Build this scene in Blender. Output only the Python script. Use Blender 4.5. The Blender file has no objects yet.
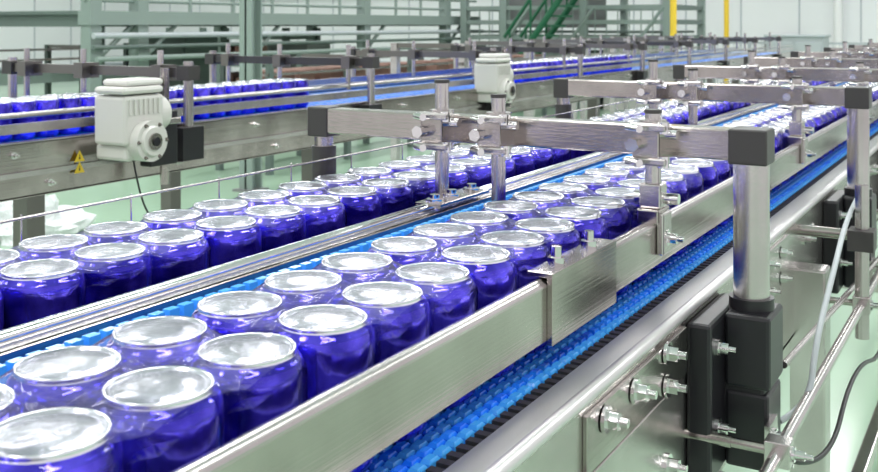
import bpy, math, random
from mathutils import Vector, noise
random.seed(4)
H=1.45   # eye height above the floor; "h" values below are distances under eye level
sc=bpy.context.scene
try:
    sc.view_settings.view_transform='Standard'
    sc.view_settings.look='None'
except Exception: pass

# ------------------------------------------------------------------ materials
def mat(name,col,rough=.5,metal=0.,bump=None,var=None,emit=None,coat=0,spec=.5):
    m=bpy.data.materials.new(name); m.use_nodes=True
    nt=m.node_tree; b=nt.nodes['Principled BSDF']
    b.inputs['Base Color'].default_value=(*col,1)
    b.inputs['Roughness'].default_value=rough
    b.inputs['Metallic'].default_value=metal
    b.inputs['Specular IOR Level'].default_value=spec
    b.inputs['Coat Weight'].default_value=coat
    b.inputs['Coat Roughness'].default_value=.06
    if emit:
        b.inputs['Emission Color'].default_value=(*emit[0],1); b.inputs['Emission Strength'].default_value=emit[1]
    geo=nt.nodes.new('ShaderNodeNewGeometry')
    if bump:   # (scale xyz, strength, distance)
        mp=nt.nodes.new('ShaderNodeMapping'); mp.inputs['Scale'].default_value=bump[0]
        nt.links.new(geo.outputs['Position'],mp.inputs['Vector'])
        n=nt.nodes.new('ShaderNodeTexNoise'); n.inputs['Scale'].default_value=1; n.inputs['Detail'].default_value=3
        nt.links.new(mp.outputs[0],n.inputs['Vector'])
        bp=nt.nodes.new('ShaderNodeBump'); bp.inputs['Strength'].default_value=bump[1]; bp.inputs['Distance'].default_value=bump[2]
        nt.links.new(n.outputs['Fac'],bp.inputs['Height']); nt.links.new(bp.outputs[0],b.inputs['Normal'])
    if var:    # (scale, col2, lo, hi)
        n=nt.nodes.new('ShaderNodeTexNoise'); n.inputs['Scale'].default_value=var[0]; n.inputs['Detail'].default_value=4
        nt.links.new(geo.outputs['Position'],n.inputs['Vector'])
        r=nt.nodes.new('ShaderNodeValToRGB'); r.color_ramp.elements[0].position=var[2]; r.color_ramp.elements[1].position=var[3]
        r.color_ramp.elements[0].color=(*col,1); r.color_ramp.elements[1].color=(*var[1],1)
        nt.links.new(n.outputs['Fac'],r.inputs[0]); nt.links.new(r.outputs[0],b.inputs['Base Color'])
    return m
M={}
M['steel']=mat('brushed_steel',(.52,.48,.46),.19,1,bump=((60,3,400),.12,.0015),var=(9,(.33,.30,.285),.35,.7))
M['steel_satin']=mat('satin_steel',(.64,.61,.60),.26,1,bump=((300,6,300),.10,.001),var=(6,(.45,.42,.41),.35,.7))
M['flange']=mat('matt_steel_flange',(.72,.71,.71),.40,.85,bump=((300,6,300),.10,.001))
M['polished']=mat('polished_steel',(.75,.74,.74),.10,1)
M['dsteel']=mat('dark_steel',(.20,.19,.18),.35,1)
M['black']=mat('black_plastic',(.010,.010,.013),.36)
M['dgrey']=mat('dark_grey_cap',(.045,.042,.042),.42)
M['blue']=mat('blue_belt_plastic',(.010,.17,.92),.17,var=(40,(.03,.30,1.0),.4,.65))
M['blue_l']=mat('blue_guide_plastic',(.07,.42,1.0),.15)
M['white']=mat('offwhite_enamel',(.66,.655,.62),.35)
M['can']=mat('blue_can_print_highlights',(.016,.006,.38),.15,.78,bump=((50,50,22),.55,.004),var=(30,(.13,.09,1.0),.40,.66),coat=.6)  # navy print colour; the lighter violet noise tone paints in highlights
M['lid']=mat('can_lid_aluminium',(.36,.36,.43),.27,.85,bump=((45,45,45),.5,.004),var=(34,(.60,.60,.68),.35,.65))
M['lidrim']=mat('can_lid_rim',(.82,.82,.88),.18,1)
M['floor']=mat('green_epoxy_floor',(.335,.485,.355),.2,bump=((3,3,3),.1,.01),var=(.7,(.38,.54,.40),.35,.65))
M['wall']=mat('white_wall_panel',(.84,.855,.88),.6,var=(.15,(.88,.895,.915),.3,.7))
M['wallg']=mat('wall_kick_panel',(.46,.50,.54),.6)
M['ceil']=mat('ceiling_white',(.88,.88,.89),.8)
M['green']=mat('greygreen_paint',(.11,.15,.135),.5)
M['green2']=mat('pale_green_paint',(.23,.29,.265),.5)
M['dgreen']=mat('dark_green_paint',(.012,.12,.055),.5)
M['yellow']=mat('yellow_paint',(.85,.58,.04),.45)
M['red']=mat('red_paint',(.6,.02,.02),.4)
M['brown']=mat('brown_carton',(.17,.085,.065),.7,var=(3,(.25,.14,.11),.4,.6))
M['grey']=mat('machine_grey',(.20,.21,.21),.45)
M['hose']=mat('grey_hose',(.42,.46,.48),.4)
M['bag']=mat('plastic_bag_film',(.72,.76,.76),.3,bump=((20,20,20),.9,.04))
M['glow']=mat('daylight_window',(.8,.95,.85),.5,emit=((.85,1,.9),1.6))
M['lamp']=mat('lamp_diffuser',(1,1,1),.5,emit=((1,1,1),4))
# shrink film
def film():
    m=bpy.data.materials.new('shrink_film'); m.use_nodes=True; nt=m.node_tree
    b=nt.nodes['Principled BSDF']; out=nt.nodes['Material Output']
    b.inputs['Base Color'].default_value=(.48,.46,.82,1); b.inputs['Roughness'].default_value=.22
    tr=nt.nodes.new('ShaderNodeBsdfTransparent'); tr.inputs[0].default_value=(.99,.99,1,1)
    gl=nt.nodes.new('ShaderNodeBsdfGlossy'); gl.inputs['Roughness'].default_value=.05
    fr=nt.nodes.new('ShaderNodeFresnel'); fr.inputs['IOR'].default_value=1.09
    mx=nt.nodes.new('ShaderNodeMixShader'); mg=nt.nodes.new('ShaderNodeMixShader')
    geo=nt.nodes.new('ShaderNodeNewGeometry')
    n=nt.nodes.new('ShaderNodeTexNoise'); n.inputs['Scale'].default_value=30; n.inputs['Detail'].default_value=2; n.inputs['Distortion'].default_value=1.2
    nt.links.new(geo.outputs['Position'],n.inputs['Vector'])
    bp=nt.nodes.new('ShaderNodeBump'); bp.inputs['Strength'].default_value=.28; bp.inputs['Distance'].default_value=.005
    nt.links.new(n.outputs['Fac'],bp.inputs['Height']); nt.links.new(bp.outputs[0],b.inputs['Normal'])
    nt.links.new(bp.outputs[0],gl.inputs['Normal']); nt.links.new(bp.outputs[0],fr.inputs['Normal'])
    # milky lavender haze painted onto upward-facing film by normal; sides stay clear
    sx=nt.nodes.new('ShaderNodeSeparateXYZ'); nt.links.new(geo.outputs['True Normal'],sx.inputs[0])
    ab=nt.nodes.new('ShaderNodeMath'); ab.operation='ABSOLUTE'; nt.links.new(sx.outputs[2],ab.inputs[0])
    mr=nt.nodes.new('ShaderNodeMapRange'); mr.inputs['From Min'].default_value=.86; mr.inputs['From Max'].default_value=.97
    mr.inputs['To Min'].default_value=.0; mr.inputs['To Max'].default_value=.17
    nt.links.new(ab.outputs[0],mr.inputs['Value']); nt.links.new(mr.outputs[0],mx.inputs[0])
    nt.links.new(tr.outputs[0],mx.inputs[1]); nt.links.new(b.outputs[0],mx.inputs[2])
    nt.links.new(fr.outputs[0],mg.inputs[0]); nt.links.new(mx.outputs[0],mg.inputs[1]); nt.links.new(gl.outputs[0],mg.inputs[2])
    nt.links.new(mg.outputs[0],out.inputs[0])
    return m
M['film']=film()

# ------------------------------------------------------------------ mesh builder
class B:
    def __init__(s): s.v=[];s.f=[];s.m=[];s.s=[];s.ms=[]
    def mi(s,m):
        if m not in s.ms: s.ms.append(m)
        return s.ms.index(m)
    def add(s,v,f,m,sm=False):
        o=len(s.v); s.v+=v; k=s.mi(m)
        s.f+=[tuple(i+o for i in q) for q in f]; s.m+=[k]*len(f); s.s+=[sm]*len(f)
    def box(s,x0,x1,y0,y1,h0,h1,m):   # h: depth below eye level
        z0,z1=H-max(h0,h1),H-min(h0,h1)
        x0,x1=min(x0,x1),max(x0,x1); y0,y1=min(y0,y1),max(y0,y1)
        v=[(x0,y0,z0),(x1,y0,z0),(x1,y1,z0),(x0,y1,z0),(x0,y0,z1),(x1,y0,z1),(x1,y1,z1),(x0,y1,z1)]
        s.add(v,[(3,2,1,0),(4,5,6,7),(0,1,5,4),(1,2,6,5),(2,3,7,6),(3,0,4,7)],m)
    def cyl(s,a,b,r,m,seg=16,r2=None):  # a,b = (X,Y,h)
        a=Vector((a[0],a[1],H-a[2])); b=Vector((b[0],b[1],H-b[2])); d=(b-a).normalized()
        u=d.orthogonal().normalized(); w=d.cross(u); r2=r if r2 is None else r2
        v=[]
        for p,rr in((a,r),(b,r2)):
            for i in range(seg):
                t=2*math.pi*i/seg; v.append(tuple(p+u*math.cos(t)*rr+w*math.sin(t)*rr))
        s.add(v,[(i,(i+1)%seg,seg+(i+1)%seg,seg+i) for i in range(seg)],m,True)
        s.add(v[:seg],[tuple(range(seg))[::-1]],m); s.add(v[seg:],[tuple(range(seg))],m)
    def path(s,pts,r,m,seg=10):
        for a,b in zip(pts[:-1],pts[1:]): s.cyl(a,b,r,m,seg)
    def bolt(s,x,y,h,m='polished',r=.009,l=.012,ax=1):
        s.cyl((x,y,h),(x+ax*l*.25,y,h),r*1.45,m,14)
        s.cyl((x+ax*l*.25,y,h),(x+ax*l,y,h),r,m,6)
        s.cyl((x+ax*l,y,h),(x+ax*l*1.6,y,h),r*.5,m,10)
    def obj(s,name,parent=None,bevel=0):
        me=bpy.data.meshes.new(name); me.from_pydata(s.v,[],s.f)
        for m in s.ms: me.materials.append(M[m])
        me.polygons.foreach_set('material_index',s.m); me.polygons.foreach_set('use_smooth',s.s); me.update()
        o=bpy.data.objects.new(name,me); sc.collection.objects.link(o)
        if parent: o.parent=parent
        if bevel:
            md=o.modifiers.new('bevel','BEVEL'); md.width=bevel; md.segments=2; md.limit_method='ANGLE'; md.angle_limit=math.radians(50)
        return o
def empty(name):
    o=bpy.data.objects.new(name,None); sc.collection.objects.link(o); return o

# ------------------------------------------------------------------ cans
PITCH=.0703; R=.0340
def lathe(b,cx,cy,prof,seg,rot=0):
    o=len(b.v); n=len(prof)
    for r,h,_ in prof:
        for i in range(seg):
            t=2*math.pi*i/seg+rot; b.v.append((cx+r*math.cos(t),cy+r*math.sin(t),H-h))
    for j in range(n-1):
        k=b.mi(prof[j+1][2])
        for i in range(seg):
            i2=(i+1)%seg
            b.f.append((o+j*seg+i,o+j*seg+i2,o+(j+1)*seg+i2,o+(j+1)*seg+i)); b.m.append(k); b.s.append(True)
    b.f.append(tuple(o+(n-1)*seg+i for i in range(seg))); b.m.append(b.mi(prof[-1][2])); b.s.append(False)
def can(b,cx,cy,ht,hb,lod):
    L=hb-ht
    if lod==0:
        prof=[(.024,hb,'lidrim'),(.0265,hb-.002,'lidrim'),(.0320,hb-.005,'can'),(R-.0002,hb-.010,'can'),(R,hb-.016,'can'),(R,hb-L*.5,'can'),(R,ht+.0145,'can'),
              (R-.0002,ht+.0115,'can'),(.0330,ht+.0085,'can'),(.0312,ht+.0056,'can'),(.0288,ht+.0034,'can'),(.0286,ht+.0018,'lidrim'),(.0289,ht+.0005,'lidrim'),(.0283,ht-.0003,'lidrim'),
              (.0270,ht+.0003,'lidrim'),(.0262,ht+.0017,'lid'),(.0246,ht+.0018,'lid'),(.0234,ht+.0008,'lid'),(.010,ht+.0006,'lid')]
        lathe(b,cx,cy,prof,32,random.random())
    else:
        prof=[(.0265,hb,'can'),(R,hb-.010,'can'),(R,ht+.012,'can'),(.0292,ht+.004,'can'),(.0288,ht,'lidrim'),(.0268,ht+.0006,'lidrim'),(.025,ht+.0014,'lid')]
        lathe(b,cx,cy,prof,14 if lod==1 else 10,0)
def film_pack(b,cx0,cx1,cy0,cy1,ht,hb):
    k=b.mi('film'); o=len(b.v); nx,ny=25,37; ro=R+.0010
    def mp(u,v):
        x=(cx0+cx1)/2+u*((cx1-cx0)/2+ro); y=(cy0+cy1)/2+v*((cy1-cy0)/2+ro)
        qx=min(max(x,cx0),cx1); qy=min(max(y,cy0),cy1); dx,dy=x-qx,y-qy; d=math.hypot(dx,dy)
        if d>ro: dx*=ro/d; dy*=ro/d; x,y=qx+dx,qy+dy; d=ro
        return x,y,d
    def nearest(x,y):
        best=9
        for cx in(cx0,cx1):
            for i in range(3):
                cy=cy0+(cy1-cy0)*i/2
                best=min(best,math.hypot(x-cx,y-cy))
        return best
    for j in range(ny):
        for i in range(nx):
            x,y,d=mp(-1+2*i/(nx-1),-1+2*j/(ny-1))
            dn=nearest(x,y); drop=.0022 if dn<.0286 else .0022+(dn-.0286)*.35
            if d>.0285: drop+=(d-.0285)*1.3
            drop+=.0008*noise.noise(Vector((x*70,y*70,1)))*(1 if dn>.0295 else .1)
            b.v.append((x,y,H-(ht+drop)))
    for j in range(ny-1):
        for i in range(nx-1):
            b.f.append((o+j*nx+i,o+j*nx+i+1,o+(j+1)*nx+i+1,o+(j+1)*nx+i)); b.m.append(k); b.s.append(True)
    per=[i for i in range(nx)]+[j*nx+nx-1 for j in range(1,ny)]+[(ny-1)*nx+i for i in range(nx-2,-1,-1)]+[j*nx for j in range(ny-2,0,-1)]
    n=len(per); prev=[o+p for p in per]
    for r_,hh in enumerate((ht+.016,ht+.045,ht+.07,hb-.006)):
        cur=[]
        for p in per:
            x,y,z=b.v[o+p]; dn=nearest(x,y); pull=min(.010,max(0,(dn-R-.001))*.9)
            qx=min(max(x,cx0),cx1); qy=min(max(y,cy0),cy1); d=math.hypot(x-qx,y-qy) or 1
            w=.0008*noise.noise(Vector((x*60,y*60,hh*40)))
            b.v.append((x-(x-qx)/d*(pull-w),y-(y-qy)/d*(pull-w),H-hh)); cur.append(len(b.v)-1)
        for i in range(n):
            i2=(i+1)%n
            b.f.append((prev[i],cur[i],cur[i2],prev[i2])); b.m.append(k); b.s.append(True)
        prev=cur
def can_row(name,xs,y0,y1,ht,hb,near=2.6,base=0):
    b=B(); y=y0
    while y<y1:
        jx=random.uniform(-.0018,.0018); dist=y+base
        lod=0 if dist<near else(1 if dist<5 else 2)
        for x in xs:
            for i in range(3): can(b,x+jx,y+i*PITCH,ht,hb,lod)
        if dist<3.4: film_pack(b,xs[0]+jx,xs[-1]+jx,y,y+2*PITCH,ht,hb)
        y+=3*PITCH+.0022
    return b.obj(name)
HB=.2895
can_row('shrink_wrapped_can_row',(-.4635,-.393),.316-6*PITCH-.0044,9,.19,HB)
can_row('shrink_wrapped_can_row',(-.7365,-.666),.526-9*PITCH-.0066,9,.19,HB)
can_row('shrink_wrapped_can_row',(-2.27,-2.2),-.3,2.85,.19,HB,near=0,base=3.5)
can_row('shrink_wrapped_can_row',(-2.27,-2.2),4.4,6.2,.19,HB,near=0,base=3.5)

# ------------------------------------------------------------------ main conveyor
Y0,Y1=-.6,9.5
conv=empty('can_conveyor')
b=B()
b.box(-.293,-.289,Y0,Y1,.292,.46,'steel_satin'); b.box(-.322,-.289,Y0,Y1,.288,.292,'flange')
b.cyl((-.293,Y0,.290),(-.293,Y1,.290),.006,'flange',12)
b.box(-.318,-.289,Y0,Y1,.456,.46,'steel')
b.box(-.812,-.808,Y0,Y1,.25,.46,'steel'); b.box(-.812,-.785,Y0,Y1,.25,.254,'steel_satin')
b.box(-.585,-.575,Y0,Y1,.27,.44,'steel'); 
b.box(-.575,-.322,Y0,Y1,.335,.345,'dsteel'); b.box(-.808,-.585,Y0,Y1,.335,.345,'dsteel')
y=Y0+.1
while y<Y1: b.cyl((-.81,y,.43),(-.29,y,.43),.014,'steel',10); y+=.81
b.obj('side_frames',conv)
b=B()
b.box(-.336,-.322,Y0,Y1,.296,.31,'black')
y=Y0
while y<5:
    b.box(-.334,-.3225,y,y+.0075,.289,.296,'dgrey'); y+=.0135
b.box(-.334,-.3225,5,Y1,.289,.296,'dgrey')
b.obj('wear_strip',conv)
def belt(name,x0,x1,edge,detail=4.5,par=conv,ya=Y0,yb=Y1):
    b=B(); y=ya; n=0; p=.0165
    b.box(x0,x1,ya,yb,.300,.312,'blue')
    while y<detail:
        if edge:
            b.box(x0+.055,x1-.055,y+.0012,y+p-.0012,.2905,.301,'blue')
            w=.0092
            for side in(0,1):
                for i in range(6):
                    xx=(x0+i*w) if side==0 else (x1-(i+1)*w)
                    off=p/2 if i%2 else 0
                    m_='blue' if i%2 else 'blue_l'
                    # chamfered flat-topped link
                    xa,xb=xx+.0006,xx+w-.0006; ya_,yb_=y+off+.0012,y+off+p-.0016
                    zt,zm,zb=H-.2890,H-.2915,H-.301; c=.0024
                    v=[(xa,ya_,zb),(xb,ya_,zb),(xb,yb_,zb),(xa,yb_,zb),(xa,ya_,zm),(xb,ya_,zm),(xb,yb_,zm),(xa,yb_,zm),
                       (xa+c*.5,ya_+c,zt),(xb-c*.5,ya_+c,zt),(xb-c*.5,yb_-c,zt),(xa+c*.5,yb_-c,zt)]
                    f=[(0,1,5,4),(1,2,6,5),(2,3,7,6),(3,0,4,7),(4,5,9,8),(5,6,10,9),(6,7,11,10),(7,4,8,11),(8,9,10,11)]
                    b.add(v,f,m_)
        else: b.box(x0,x1,y+.0012,y+p-.0012,.2905,.301,'blue')
        y+=p
    b.box(x0,x1,max(detail,ya),yb,.2905,.2985,'blue')
    return b.obj(name,par)
belt('modular_belt',-.565,-.337,True)
belt('modular_belt_rear',-.785,-.59,False)
# guide rails
b=B()
b.box(-.346,-.334,Y0,.80,.214,.258,'steel'); b.box(-.346,-.334,.80,Y1,.214,.256,'steel')
b.cyl((-.340,Y0,.214),(-.340,Y1,.214),.0062,'steel_satin',10)
b.box(-.352,-.346,Y0,Y1,.222,.245,'white')
b.box(-.334,-.329,.755,.905,.206,.262,'steel'); b.box(-.352,-.329,.755,.905,.203,.207,'steel')
for yy in(.79,.865):
    b.cyl((-.341,yy,.203),(-.341,yy,.188),.0045,'polished',10); b.cyl((-.341,yy,.203),(-.341,yy,.197),.008,'polished',6)
b.box(-.607,-.595,Y0,Y1,.213,.245,'steel'); b.box(-.607,-.566,Y0,Y1,.211,.215,'steel_satin'); b.box(-.570,-.564,Y0,Y1,.211,.226,'steel')
b.cyl((-.586,Y0,.209),(-.586,Y1,.209),.006,'polished',10)
for yy in(1.0,1.04,1.09,1.85,1.92):
    b.cyl((-.583,yy,.211),(-.583,yy,.195),.006,'polished',8); b.cyl((-.583,yy,.206),(-.583,yy,.2),.011,'polished',6)
b.box(-.60,-.566,.985,1.105,.203,.2065,'steel')
for hh in(.175,.205,.235): b.cyl((-.782,Y0,hh),(-.782,Y1,hh),.0016,'steel_satin',6)
y=Y0+.03
while y<Y1: b.cyl((-.784,y,.172),(-.784,y,.26),.0012,'steel_satin',6); y+=.13
b.obj('guide_rails',conv,.0008)
b=B()
b.box(-.545,-.538,Y0,Y1,.210,.262,'blue')
y=Y0
while y<6: b.box(-.538,-.531,y,y+.010,.206,.264,'blue_l'); y+=.0145
b.box(-.538,-.531,6,Y1,.206,.264,'blue_l')
b.box(-.564,-.545,Y0,Y1,.225,.229,'steel')
b.obj('slatted_side_guide',conv)
# legs
b=B()
for yy in(-.3,1.55,3.2,4.8,6.4,8.0):
    for xx in(-.27,-.84):
        b.box(xx-.025,xx+.025,yy,yy+.05,.36,H-.04,'steel_satin'); b.cyl((xx,yy+.025,H-.05),(xx,yy+.025,H),.012,'steel',10); b.cyl((xx,yy+.025,H-.012),(xx,yy+.025,H),.04,'black',16,)
    b.box(-.82,-.29,yy+.01,yy+.04,.75,.79,'steel_satin'); b.box(-.84,-.27,yy+.01,yy+.04,.47,.51,'steel_satin')
b.box(-.262,-.238,-.3,8,.80,.83,'steel_satin')
b.obj('support_legs',conv,.003)
b=B()
b.box(-.289,-.284,.70,.97,.345,.44,'steel_satin'); b.box(-.289,-.285,.72,.985,.299,.345,'steel')
for yy,hh in((.755,.312),(.825,.312),(.915,.305),(.915,.335),(.915,.409),(.64,.33),(.58,.40)): b.bolt(-.284,yy,hh,r=.0074)
for k in range(1,8):
    for dy,hh in((.28,.315),(.36,.315),(.28,.35),(.36,.35),(.55,.33),(.63,.33)):
        b.bolt(-.289,1.08+.81*(k-1)+dy,hh,r=.0065)
    b.box(-.289,-.286,1.30+.81*(k-1),1.5+.81*(k-1),.300,.37,'steel_satin')
b.obj('bolts_and_plates',conv,.0008)

def clamp(b,x,y,h,s=1.):
    b.cyl((x,y-.0,h-.024*s),(x,y,h+.024*s),.0145*s,'steel_satin',16)
    b.box(x-.015*s,x+.015*s,y-.026*s,y+.022*s,h-.018*s,h+.018*s,'steel')
    for dh in(-.018,.018):
        b.box(x-.018*s,x+.023*s,y-.030*s,y-.012*s,h+(dh-.004)*s,h+(dh+.004)*s,'steel_satin')
        b.cyl((x+.018*s,y-.022*s,h+(dh-.006)*s),(x+.018*s,y-.022*s,h+(dh+.006)*s),.0065*s,'polished',10)
        b.cyl((x-.017*s,y-.032*s,h+dh*s),(x+.0*s,y-.045*s,h+dh*s),.0045*s,'polished',8)
    b.cyl((x-.010*s,y-.026*s,h),(x-.010*s,y-.042*s,h),.0075*s,'polished',6)
    b.cyl((x+.030*s,y-.012*s,h-.010*s),(x+.014*s,y-.012*s,h-.010*s),.005*s,'polished',8)
HBAR=.126
def gantry(name,Y,first=False,xl=-.80,xr=-.244,par=conv,rods=((-.342,.095,.214),(-.528,.085,.225),(-.6045,.07,.21)),hb=HBAR):
    b=B()
    b.box(xl,xr,Y-.014,Y+.014,hb-.0165,hb+.0165,'steel')
    b.cyl((xr,Y,hb),(xr,Y,.34),.0185,'steel_satin',24)
    b.box(xr-.02,xr+.02,Y-.02,Y+.02,hb-.0175,hb+.0195,'dgrey')
    b.cyl((xr,Y,.285),(xr,Y,.30),.023,'black',20)
    b.cyl((xl,Y,hb),(xl,Y,.34),.013,'steel',16)
    b.box(xl-.016,xl+.016,Y-.016,Y+.016,hb-.018,hb+.021,'dgrey')
    b.cyl((xl,Y,.16),(xl,Y,.24),.0165,'dgrey',16)
    b.box(xl-.03,xl+.008,Y-.03,Y+.03,.245,.36,'black')
    for (x,t,bo) in rods:
        b.cyl((x,Y-.026,t),(x,Y-.026,bo),.0085,'steel_satin',14)
        b.cyl((x,Y-.026,t),(x,Y-.026,t-.004),.0095,'dgrey',14)
        clamp(b,x,Y-.026+.0,hb)
    x=rods[0][0]
    b.box(x-.012,x+.012,Y-.045,Y-.005,.196,.212,'steel'); b.box(x+.008,x+.016,Y-.04,Y-.01,.20,.245,'steel_satin')
    b.cyl((x-.02,Y-.025,.186),(x+.028,Y-.025,.186),.006,'polished',10)
    b.box(x-.012,x+.012,Y-.038,Y-.014,.17,.196,'steel_satin')
    b.bolt(x+.014,Y-.025,.228,r=.006)
    o1=b.obj(name,par,.002)
    b=B()
    b.box(xr-.045,xr-.02,Y-.085,Y+.05,.298,.455,'black')
    b.box(xr-.02,xr+.026,Y-.034,Y+.034,.297,.372,'black'); b.box(xr-.02,xr+.024,Y-.032,Y+.032,.376,.455,'black')
    b.box(xr-.024,xr+.02,Y-.030,Y+.030,.33,.42,'black')
    b.obj(name+'_block',par,.004)
    b=B()
    for hh in(.325,.405): 
        b.bolt(xr-.02,Y-.062,hh,r=.006)
    b.box(xr+.024,xr+.029,Y-.05,Y-.012,.40,.455,'steel_satin'); b.bolt(xr+.029,Y-.03,.415,r=.005); b.bolt(xr+.029,Y-.03,.442,r=.005)
    b.obj(name+'_fasteners',par)
for i in range(10): gantry('cross_bar_%d'%(i+1),1.08+.81*i)
# outboard tubes
b=B()
b.cyl((-.2,.86,.41),(-.2,7,.41),.0065,'steel_satin',14)
b.cyl((-.225,1.15,.375),(-.18,3.5,.47),.004,'steel_satin',10)
for yy in(1.0,1.59,2.4,3.2):
    b.box(-.212,-.188,yy-.011,yy+.011,.398,.422,'steel_satin'); b.cyl((-.2,yy,.41),(-.245,yy,.41),.005,'steel',10)
    b.cyl((-.245,yy,.41),(-.291,yy,.41),.006,'steel',10); b.bolt(-.188,yy,.41,r=.005)
b.cyl((-.2,1.59,.235),(-.2,1.59,.46),.010,'steel_satin',16); b.box(-.218,-.182,1.57,1.61,.30,.33,'dgrey'); b.cyl((-.2,1.59,.31),(-.291,1.59,.31),.008,'steel',10)
b.cyl((-.2,2.4,.235),(-.2,2.4,.46),.010,'steel_satin',16)
b.obj('outboard_guard_tubes',conv,.001)
def curve(name,pts,r,m,parent=None):
    cu=bpy.data.curves.new(name,'CURVE'); cu.dimensions='3D'; cu.bevel_depth=r; cu.bevel_resolution=3
    sp=cu.splines.new('NURBS'); sp.points.add(len(pts)-1)
    for p,q in zip(sp.points,pts): p.co=(q[0],q[1],H-q[2],1)
    sp.use_endpoint_u=True; sp.order_u=3; cu.materials.append(M[m])
    o=bpy.data.objects.new(name,cu); sc.collection.objects.link(o); o.parent=parent; return o
curve('air_hose',[(-.225,1.13,.43),(-.20,1.16,.42),(-.2,1.2,.36),(-.20,1.32,.31),(-.21,1.5,.275),(-.22,1.7,.27),(-.235,1.80,.29)],.0035,'hose',conv)
curve('signal_cable',[(-.23,1.12,.46),(-.19,1.2,.52),(-.2,1.5,.47),(-.19,1.8,.55),(-.2,2.2,.45)],.003,'black',conv)

# ------------------------------------------------------------------ second conveyor
c2=empty('side_conveyor'); b=B()
YA,YB=-.5,11
b.box(-2.004,-2.0,YA,YB,.275,.40,'steel'); b.box(-2.03,-2.0,YA,YB,.272,.277,'steel_satin'); b.box(-2.03,-2.0,YA,YB,.397,.402,'steel')
b.box(-2.70,-2.695,YA,YB,.275,.40,'steel')
for x in(-2.06,-2.37,-2.62): b.box(x-.006,x+.006,YA,YB,.235,.258,'steel_satin')
b.cyl((-2.06,YA,.215),(-2.06,YB,.215),.007,'steel_satin',8)
b.box(-2.69,-2.01,YA,YB,.33,.35,'dsteel')
b.box(-1.998,-1.992,.2,6,.34,.352,'steel_satin')
y=.25
while y<9:
    b.bolt(-2.0,y,.30,r=.006); b.bolt(-2.0,y+.1,.375,r=.006); y+=.42
b.obj('side_frames',c2)
for i,(xa,xb) in enumerate(((-2.35,-2.08),(-2.6,-2.4))):
    belt('belt_%d'%(i+1),xa,xb,False,detail=-9,par=c2,ya=YA,yb=YB)
b=B()
for yy in(-.1,1.55,2.65,3.6,5.2,6.8,8.4,10):
    for xx in(-2.03,-2.67):
        b.box(xx-.025,xx+.025,yy,yy+.05,.395,H-.03,'dsteel'); b.cyl((xx,yy+.025,H-.03),(xx,yy+.025,H),.03,'black',12)
    b.box(-2.66,-2.04,yy+.01,yy+.04,.8,.84,'steel_satin')
b.obj('support_legs',c2)
for i,yy in enumerate((1.25,2.05,2.95,3.9,4.9,5.9,6.9,7.9,8.9,9.9)):
    b=B()
    b.box(-2.72,-1.985,yy-.014,yy+.014,.118,.145,'dsteel' if i%2 else 'dgrey')
    for x in(-2.72,-1.98):
        b.cyl((x,yy,.10),(x,yy,.36),.014,'steel_satin',12); b.box(x-.022,x+.022,yy-.022,yy+.022,.112,.152,'dgrey'); b.box(x-.02,x+.02,yy-.04,yy+.04,.28,.37,'black')
    for x in(-2.06,-2.37,-2.62):
        b.cyl((x,yy-.025,.07),(x,yy-.025,.23),.009,'steel_satin',10); b.box(x-.018,x+.018,yy-.045,yy+.018,.11,.155,'dsteel')
    b.obj('cross_bar_%d'%(i+1),c2)
b=B()
for hh in(.47,.52): b.cyl((-1.75,YA,hh),(-1.75,9,hh),.0025,'steel',6)
y=YA
while y<9: b.cyl((-1.75,y,.44),(-1.75,y,.54),.0025,'steel',6); b.cyl((-1.75,y,.52),(-2.03,y,.52),.0025,'steel',6); y+=1.6
b.obj('drip_rail',c2)
b=B()
for hh in(.322,.35):
    z=H-hh; y=1.69; x=-1.9915
    b.add([(x,y-.016,z-.012),(x,y+.016,z-.012),(x,y,z+.016)],[(0,1,2)],'yellow')
    b.add([(x+.0006,y-.0025,z-.006),(x+.0006,y+.0025,z-.006),(x+.0006,y,z+.008)],[(0,1,2)],'black')
b.obj('warning_sign')

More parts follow.
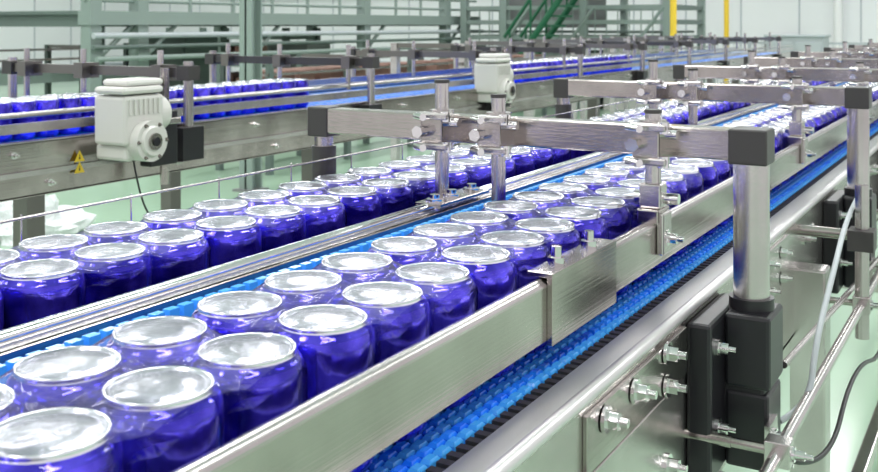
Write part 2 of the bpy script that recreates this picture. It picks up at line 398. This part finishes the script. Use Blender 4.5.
# ------------------------------------------------------------------ gearmotor
def gearmotor(x,y,h,s=1.,name='gearmotor'):
    e=empty(name)
    b=B()
    b.box(x-.07*s,x+.055*s,y-.075*s,y+.075*s,h-.080*s,h+.06*s,'white')
    b.box(x-.06*s,x+.06*s,y-.085*s,y+.07*s,h-.105*s,h-.084*s,'white')
    b.box(x-.055*s,x+.05*s,y-.06*s,y+.08*s,h-.125*s,h-.105*s,'white')
    b.box(x-.08*s,x+.045*s,y-.06*s,y+.06*s,h+.06*s,h+.105*s,'white')
    b.obj('housing',e,.010*s)
    b=B()
    b.cyl((x+.03*s,y,h+.05*s),(x+.085*s,y,h+.05*s),.058*s,'white',32); b.cyl((x+.085*s,y,h+.05*s),(x+.094*s,y,h+.05*s),.045*s,'white',28,.040*s)
    b.cyl((x+.094*s,y,h+.05*s),(x+.100*s,y,h+.05*s),.024*s,'steel',20)
    b.cyl((x+.100*s,y,h+.05*s),(x+.104*s,y,h+.05*s),.013*s,'black',16)
    for i in range(6):
        a=i*math.pi/3; b.bolt(x+.085*s,y+.052*s*math.cos(a),h+.05*s+.052*s*math.sin(a),'steel',r=.004*s,l=.006*s)
    b.cyl((x-.0*s,y+.075*s,h-.02*s),(x,y+.11*s,h-.02*s),.05*s,'white',24)
    for i in range(7): b.box(x+.055*s,x+.060*s,y-.06*s+.018*i*s,y-.052*s+.018*i*s,h-.07*s,h-.025*s,'white')
    b.box(x-.03*s,x+.03*s,y+.07*s,y+.10*s,h-.10*s,h-.07*s,'dgrey')
    b.obj('output_flange',e,.002*s)
    b=B()
    b.box(x-.05*s,x-.005*s,y+.08*s,y+.19*s,h-.02*s,h+.14*s,'black'); b.cyl((x-.02*s,y+.15*s,h-.15*s),(x-.02*s,y+.15*s,h+.2*s),.014*s,'steel',12)
    b.box(x-.06*s,x+.0*s,y+.06*s,y+.20*s,h+.0*s,h+.02*s,'steel_satin')
    b.obj('mount_bracket',e,.003*s)
    curve('power_cable',[(x+.02*s,y-.01,h+.10*s),(x+.03*s,y+.0,h+.2*s),(x+.01,y+.06,h+.30*s),(x-.02,y+.2,h+.36*s),(x-.02,y+.4,h+.3*s)],.003*s,'black',e)
gearmotor(-1.90,1.77,.24,.86)
gearmotor(-1.95,3.85,.235,.9)

# ------------------------------------------------------------------ room
b=B(); b.box(-23,7,-7,22,H,H+.1,'floor'); b.obj('floor')
b=B(); b.box(-23.2,-23,-7,22.2,-4.5,H,'wall')
b.obj('wall_left')
b=B(); b.box(-23.2,7,22,22.2,-4.5,H,'wall'); b.obj('wall_back')
b=B()
for i in range(24): b.box(-23+.0,-22.985,-6+i*1.2,-5.97+i*1.2,-4.5,H,'wallg')
b.box(-23,-22.96,-7,22,H-.35,H,'wallg'); b.obj('trim_1')
b=B()
for i in range(24): b.box(-22+1.2*i,-21.975+1.2*i,21.985,22,-4.5,H,'wallg')
b.box(-23,7,21.95,22,.95,1.0,'wallg'); b.obj('trim_2')
b=B(); b.box(-23.2,7,-7,22.2,-4.6,-4.5,'ceil'); b.obj('ceiling')
b=B(); b.box(-4.6,-3.9,21.93,21.97,.30,.95,'glow')
for a in((-4.68,-4.6,.25,1.0),(-3.9,-3.82,.25,1.0),(-4.6,-3.9,.22,.30),(-4.6,-3.9,.95,1.02),(-4.28,-4.24,.3,.95)): b.box(a[0],a[1],21.9,21.98,a[2],a[3],'grey')
b.obj('window_1')
for xx in(-18,-12,-7,-2.5,2.5):
    for yy in(-2,4,10,16):
        b=B(); b.box(xx-.2,xx+.2,yy-1.6,yy+1.6,-4.42,-4.36,'grey'); b.box(xx-.17,xx+.17,yy-1.55,yy+1.55,-4.36,-4.34,'lamp')
        b.cyl((xx,yy,-4.42),(xx,yy,-4.5),.03,'grey',8)
        b.obj('ceiling_lamp',None)
        l=bpy.data.lights.new('tube_light','AREA'); l.shape='RECTANGLE'; l.size=.5; l.size_y=3.2; l.energy=132; l.color=(1,.975,.985)
        o=bpy.data.objects.new('tube_light',l); sc.collection.objects.link(o); o.location=(xx,yy,H+4.32)
w=bpy.data.worlds.new('world'); sc.world=w; w.use_nodes=True
w.node_tree.nodes['Background'].inputs[0].default_value=(1,.97,1,1); w.node_tree.nodes['Background'].inputs[1].default_value=.9

# ------------------------------------------------------------------ background plant
def col(x,y,wd,m='green2',top=-4.5):
    b=B(); 
    b.box(x-wd/2,x+wd/2,y-wd/2,y-wd/2+.02,top,H,m); b.box(x-wd/2,x+wd/2,y+wd/2-.02,y+wd/2,top,H,m); b.box(x-.01,x+.01,y-wd/2,y+wd/2,top,H,m)
    b.box(x-wd*.8,x+wd*.8,y-wd*.8,y+wd*.8,H-.02,H,'grey'); b.obj('steel_column')
col(-5.83,6.8,.14)
e=empty('mezzanine_platform'); b=B()
YM=7.7
b.box(-9.1,-8.9,YM,17,-.16,.0,'green2'); b.box(-12,-9.1,YM,17,-.16,-.12,'green'); b.box(-12.1,-11.9,YM,17,-.16,.0,'green2')
for yy in(7.8,8.5,10.5,13.2,15.8):
    b.box(-9.08,-8.92,yy-.08,yy+.08,0,H,'green2'); b.box(-12.08,-11.92,yy-.08,yy+.08,0,H,'green2'); b.box(-12,-9,yy-.04,yy+.04,-.12,.02,'green')
    b.box(-9.08,-8.92,yy-.08,yy+.08,-4.5,0,'green2')
    b.cyl((-9,yy,.45),(-9,yy+.6,.0),.03,'green2',8)
b.obj('deck_and_columns',e)
b=B()
y=YM+.05
while y<17: b.cyl((-9,y,-.16),(-9,y,-1.2),.025,'green2',8); y+=.8
for hh in(-.28,-.45,-.7,-1.2): b.cyl((-9,YM,hh),(-9,17,hh),.022,'green2',8)
b.cyl((-8.85,YM,.12),(-8.85,17,.12),.035,'hose',10); b.cyl((-8.85,YM,.25),(-8.85,17,.25),.025,'green',10)
b.cyl((-8.8,YM,.38),(-8.8,17,.38),.03,'green2',10)
b.obj('railing_and_pipes',e)
XF=-4.95
e=empty('machine_framework'); b=B()
for x in(-8.7,-7.9,-6.4,XF):
    for yy in(16,18): b.box(x-.06,x+.06,yy-.06,yy+.06,-1.6,H,'green2')
for hh in(-.55,-.3,-.05,.22,.85):
    for yy in(16,18): b.box(-8.7,XF,yy-.035,yy+.035,hh-.035,hh+.035,'green2')
    for x in(-8.7,-6.4,XF): b.box(x-.04,x+.04,16,18,hh-.04,hh+.04,'green')
b.box(-8.6,XF-.1,16.1,17.9,.10,.14,'green')
for i in range(18): b.box(-8.6+.2*i,-8.585+.2*i,15.98,16.0,-.3,1.2,'green2')
for hh in(.35,.5,.65): b.box(-8.6,XF,15.97,15.99,hh,hh+.015,'green2')
for x in(-8.3,-7.1,-5.9): b.path([(x,15.95,.9),(x+.9,15.95,-.3)],.03,'green2',8)
b.box(-8.2,-7.0,16.4,17.6,.2,H,'grey'); b.box(-6.2,-5.4,16.4,17.6,.3,H,'white'); b.box(-8.2,-6.6,16.4,17.6,-.5,.05,'grey')
b.box(-6.9,-6.3,16.3,17.2,.45,H,'green'); b.cyl((-5.2,16.8,-.6),(-5.2,16.8,H),.12,'hose',14)
b.obj('frame',e)
e=empty('staircase'); b=B()
n=12
for i in range(n): 
    b.box(-7.3+i*.12,-7.12+i*.12,14.9,15.5,.8-i*.16,.83-i*.16,'dgreen')
for yy in(14.88,15.5):
    b.path([(-7.35,yy,.9),(-5.85,yy,-1.1)],.055,'dgreen',8); b.path([(-7.35,yy,.2),(-5.85,yy,-1.8)],.03,'dgreen',8)
    for i in range(0,n,3): b.cyl((-7.25+i*.125,yy,.85-i*.165),(-7.25+i*.125,yy,.1-i*.165),.02,'dgreen',6)
b.box(-7.4,-7.3,14.9,15.5,.85,H,'dgreen')
b.obj('flight',e)
for (x,ya,yb,hh,nm) in((-6.6,7.5,14.5,.62,0),(-4.2,7,14.5,.45,1),(-10.4,7.2,10.4,.55,2)):
    e=empty('distant_conveyor'); b=B()
    fm='steel' if nm==1 else 'green2'
    b.box(x-.35,x-.3,ya,yb,hh,hh+.14,fm); b.box(x+.3,x+.35,ya,yb,hh,hh+.14,fm)
    b.box(x-.3,x+.3,ya,yb,hh+.02,hh+.06,'blue' if nm==1 else 'dgrey')
    for z_ in(-.15,-.27): 
        b.box(x+.32,x+.34,ya,yb,hh+z_,hh+z_+.025,'steel')
    y=ya+.1
    while y<yb:
        for s_ in(-1,1): b.box(x+s_*.32-.03,x+s_*.32+.03,y-.03,y+.03,hh-.3,H,'green' if nm!=1 else 'steel_satin')
        b.box(x-.32,x+.32,y-.02,y+.02,hh-.3,hh-.26,'dsteel'); y+=1.3
    b.obj('frame',e)
    if nm==0:
        b=B(); y=ya+.3
        while y<yb-.4:
            l=random.uniform(.25,.4); b.box(x-.2,x+.2,y,y+l,hh-.16,hh+.02,'brown'); y+=l+random.uniform(.05,.3)
        b.obj('cartons',e,.01)
def cabinet(x,y,w_,d,ht,m='grey'):
    e=empty('control_cabinet'); b=B(); b.box(x-w_/2,x+w_/2,y,y+d,ht,H-.1,m); b.box(x-w_/2+.05,x+w_/2-.05,y+.03,y+d,H-.1,H,'black'); b.box(x-w_/2-.03,x+w_/2+.03,y-.03,y+d+.03,ht-.04,ht,m)
    b.obj('body',e,.01)
    b=B()
    for s_ in(-1,1): b.box(x+s_*w_/4-w_/4+.03,x+s_*w_/4+w_/4-.03,y-.02,y,ht+.08,H-.15,m); b.box(x+s_*.04-.01,x+s_*.04+.01,y-.05,y-.02,(ht+H)/2-.1,(ht+H)/2+.1,'black')
    b.obj('doors',e,.005)
cabinet(-10.9,10.8,.8,.7,.18,'green'); cabinet(-9.9,12.4,.8,.6,.3,'grey'); cabinet(-3.2,17.2,.9,.6,.2,'hose')
e=empty('storage_rack'); b=B()
for x in(-14,-12.6,-11.2):
    for yy in(14,14.9): b.box(x-.05,x+.05,yy-.05,yy+.05,.05,H,'green')
for hh in(.2,.7,1.2): b.box(-14,-11.2,13.96,14.94,hh,hh+.06,'green2')
b.obj('uprights',e); b=B()
for hh in(.7,1.2):
    x=-13.9
    while x<-11.6: 
        l=random.uniform(.3,.5); b.box(x,x+l,14.1,14.8,hh-random.uniform(.2,.35),hh,'brown'); x+=l+.08
b.obj('boxes',e)
def lathe_o(b,x,y,prof,m,seg=20):
    for (r1,h1),(r2,h2) in zip(prof[:-1],prof[1:]): b.cyl((x,y,h1),(x,y,h2),max(r1,.001),m,seg,max(r2,.001))
# fire point: extinguisher on a red stand, left of the mezzanine (seen at the far left above the side conveyor)
e=empty('fire_extinguisher'); b=B(); ex,ey=-15.0,6.15
lathe_o(b,ex,ey,[(.11,H-.42),(.11,H-.88),(.09,H-.94),(.05,H-.98),(.04,H-1.02)],'red'); b.obj('cylinder',e)
b=B(); b.box(ex-.1,ex+.1,ey-.04,ey+.04,H-1.08,H-1.02,'black'); b.cyl((ex+.1,ey,H-1.02),(ex+.14,ey,H-.6),.02,'black',8)
b.box(ex-.17,ex+.17,ey-.17,ey+.17,H-.42,H-.38,'red'); b.box(ex-.17,ex+.17,ey+.13,ey+.17,H-1.15,H,'red'); b.box(ex-.17,ex+.17,ey-.17,ey+.17,H-.04,H,'red'); b.obj('valve_and_stand',e)
for(x,yy) in((-4.55,15),(-5.0,20)):
    b=B(); b.cyl((x,yy,-2.2),(x,yy,H),.05,'yellow',14); b.cyl((x,yy,H-.02),(x,yy,H),.14,'yellow',14); b.cyl((x,yy,.3),(x,yy,.4),.052,'black',14); b.obj('yellow_post')
e=empty('guard_fence'); b=B()
for i in range(8): b.box(-4.9+.65*i,-4.84+.65*i,18.5,18.56,.3,H,'hose')
for hh in(.3,.7,1.2): b.box(-4.9,-.3,18.51,18.55,hh,hh+.04,'hose')
for i in range(44): b.box(-4.9+.1*i,-4.892+.1*i,18.52,18.53,.3,1.2,'hose')
b.obj('panels',e)
b=B()
for x in(-9.5,-6.8,-3.2,-1.2): b.cyl((x,21.85,-4.4),(x,21.85,H),.09,'ceil',12)
b.cyl((-20,21.8,-.9),(3,21.8,-.9),.12,'hose',12); b.obj('wall_pipes')
b=B(); n=36; mh=12
cx,cy=-6.0,4.65
for j in range(mh+1):
    ph=math.pi/2*j/mh
    for i in range(n):
        t=2*math.pi*i/n; k=1+.45*noise.noise(Vector((math.cos(t)*2,math.sin(t)*2,ph*2)))+.22*noise.noise(Vector((math.cos(t)*6,math.sin(t)*6,ph*6)))
        b.v.append((cx+.36*k*math.cos(t)*math.cos(ph),cy+.36*k*math.sin(t)*math.cos(ph),.002+.20*k*math.sin(ph)))
km=b.mi('bag')
for j in range(mh):
    for i in range(n):
        b.f.append((j*n+i,j*n+(i+1)%n,(j+1)*n+(i+1)%n,(j+1)*n+i)); b.m.append(km); b.s.append(False)
b.obj('plastic_bag')

# ------------------------------------------------------------------ camera
cd=bpy.data.cameras.new('camera'); cam=bpy.data.objects.new('camera',cd); sc.collection.objects.link(cam); sc.camera=cam
cd.sensor_width=36; cd.lens=1005/878*36; cd.shift_y=-(236-25)/878
cam.location=(0,0,H); cam.rotation_euler=(math.radians(90),0,math.radians(30))
cd.clip_start=.02; cd.clip_end=200
cd.dof.use_dof=True; cd.dof.focus_distance=1.0; cd.dof.aperture_fstop=18
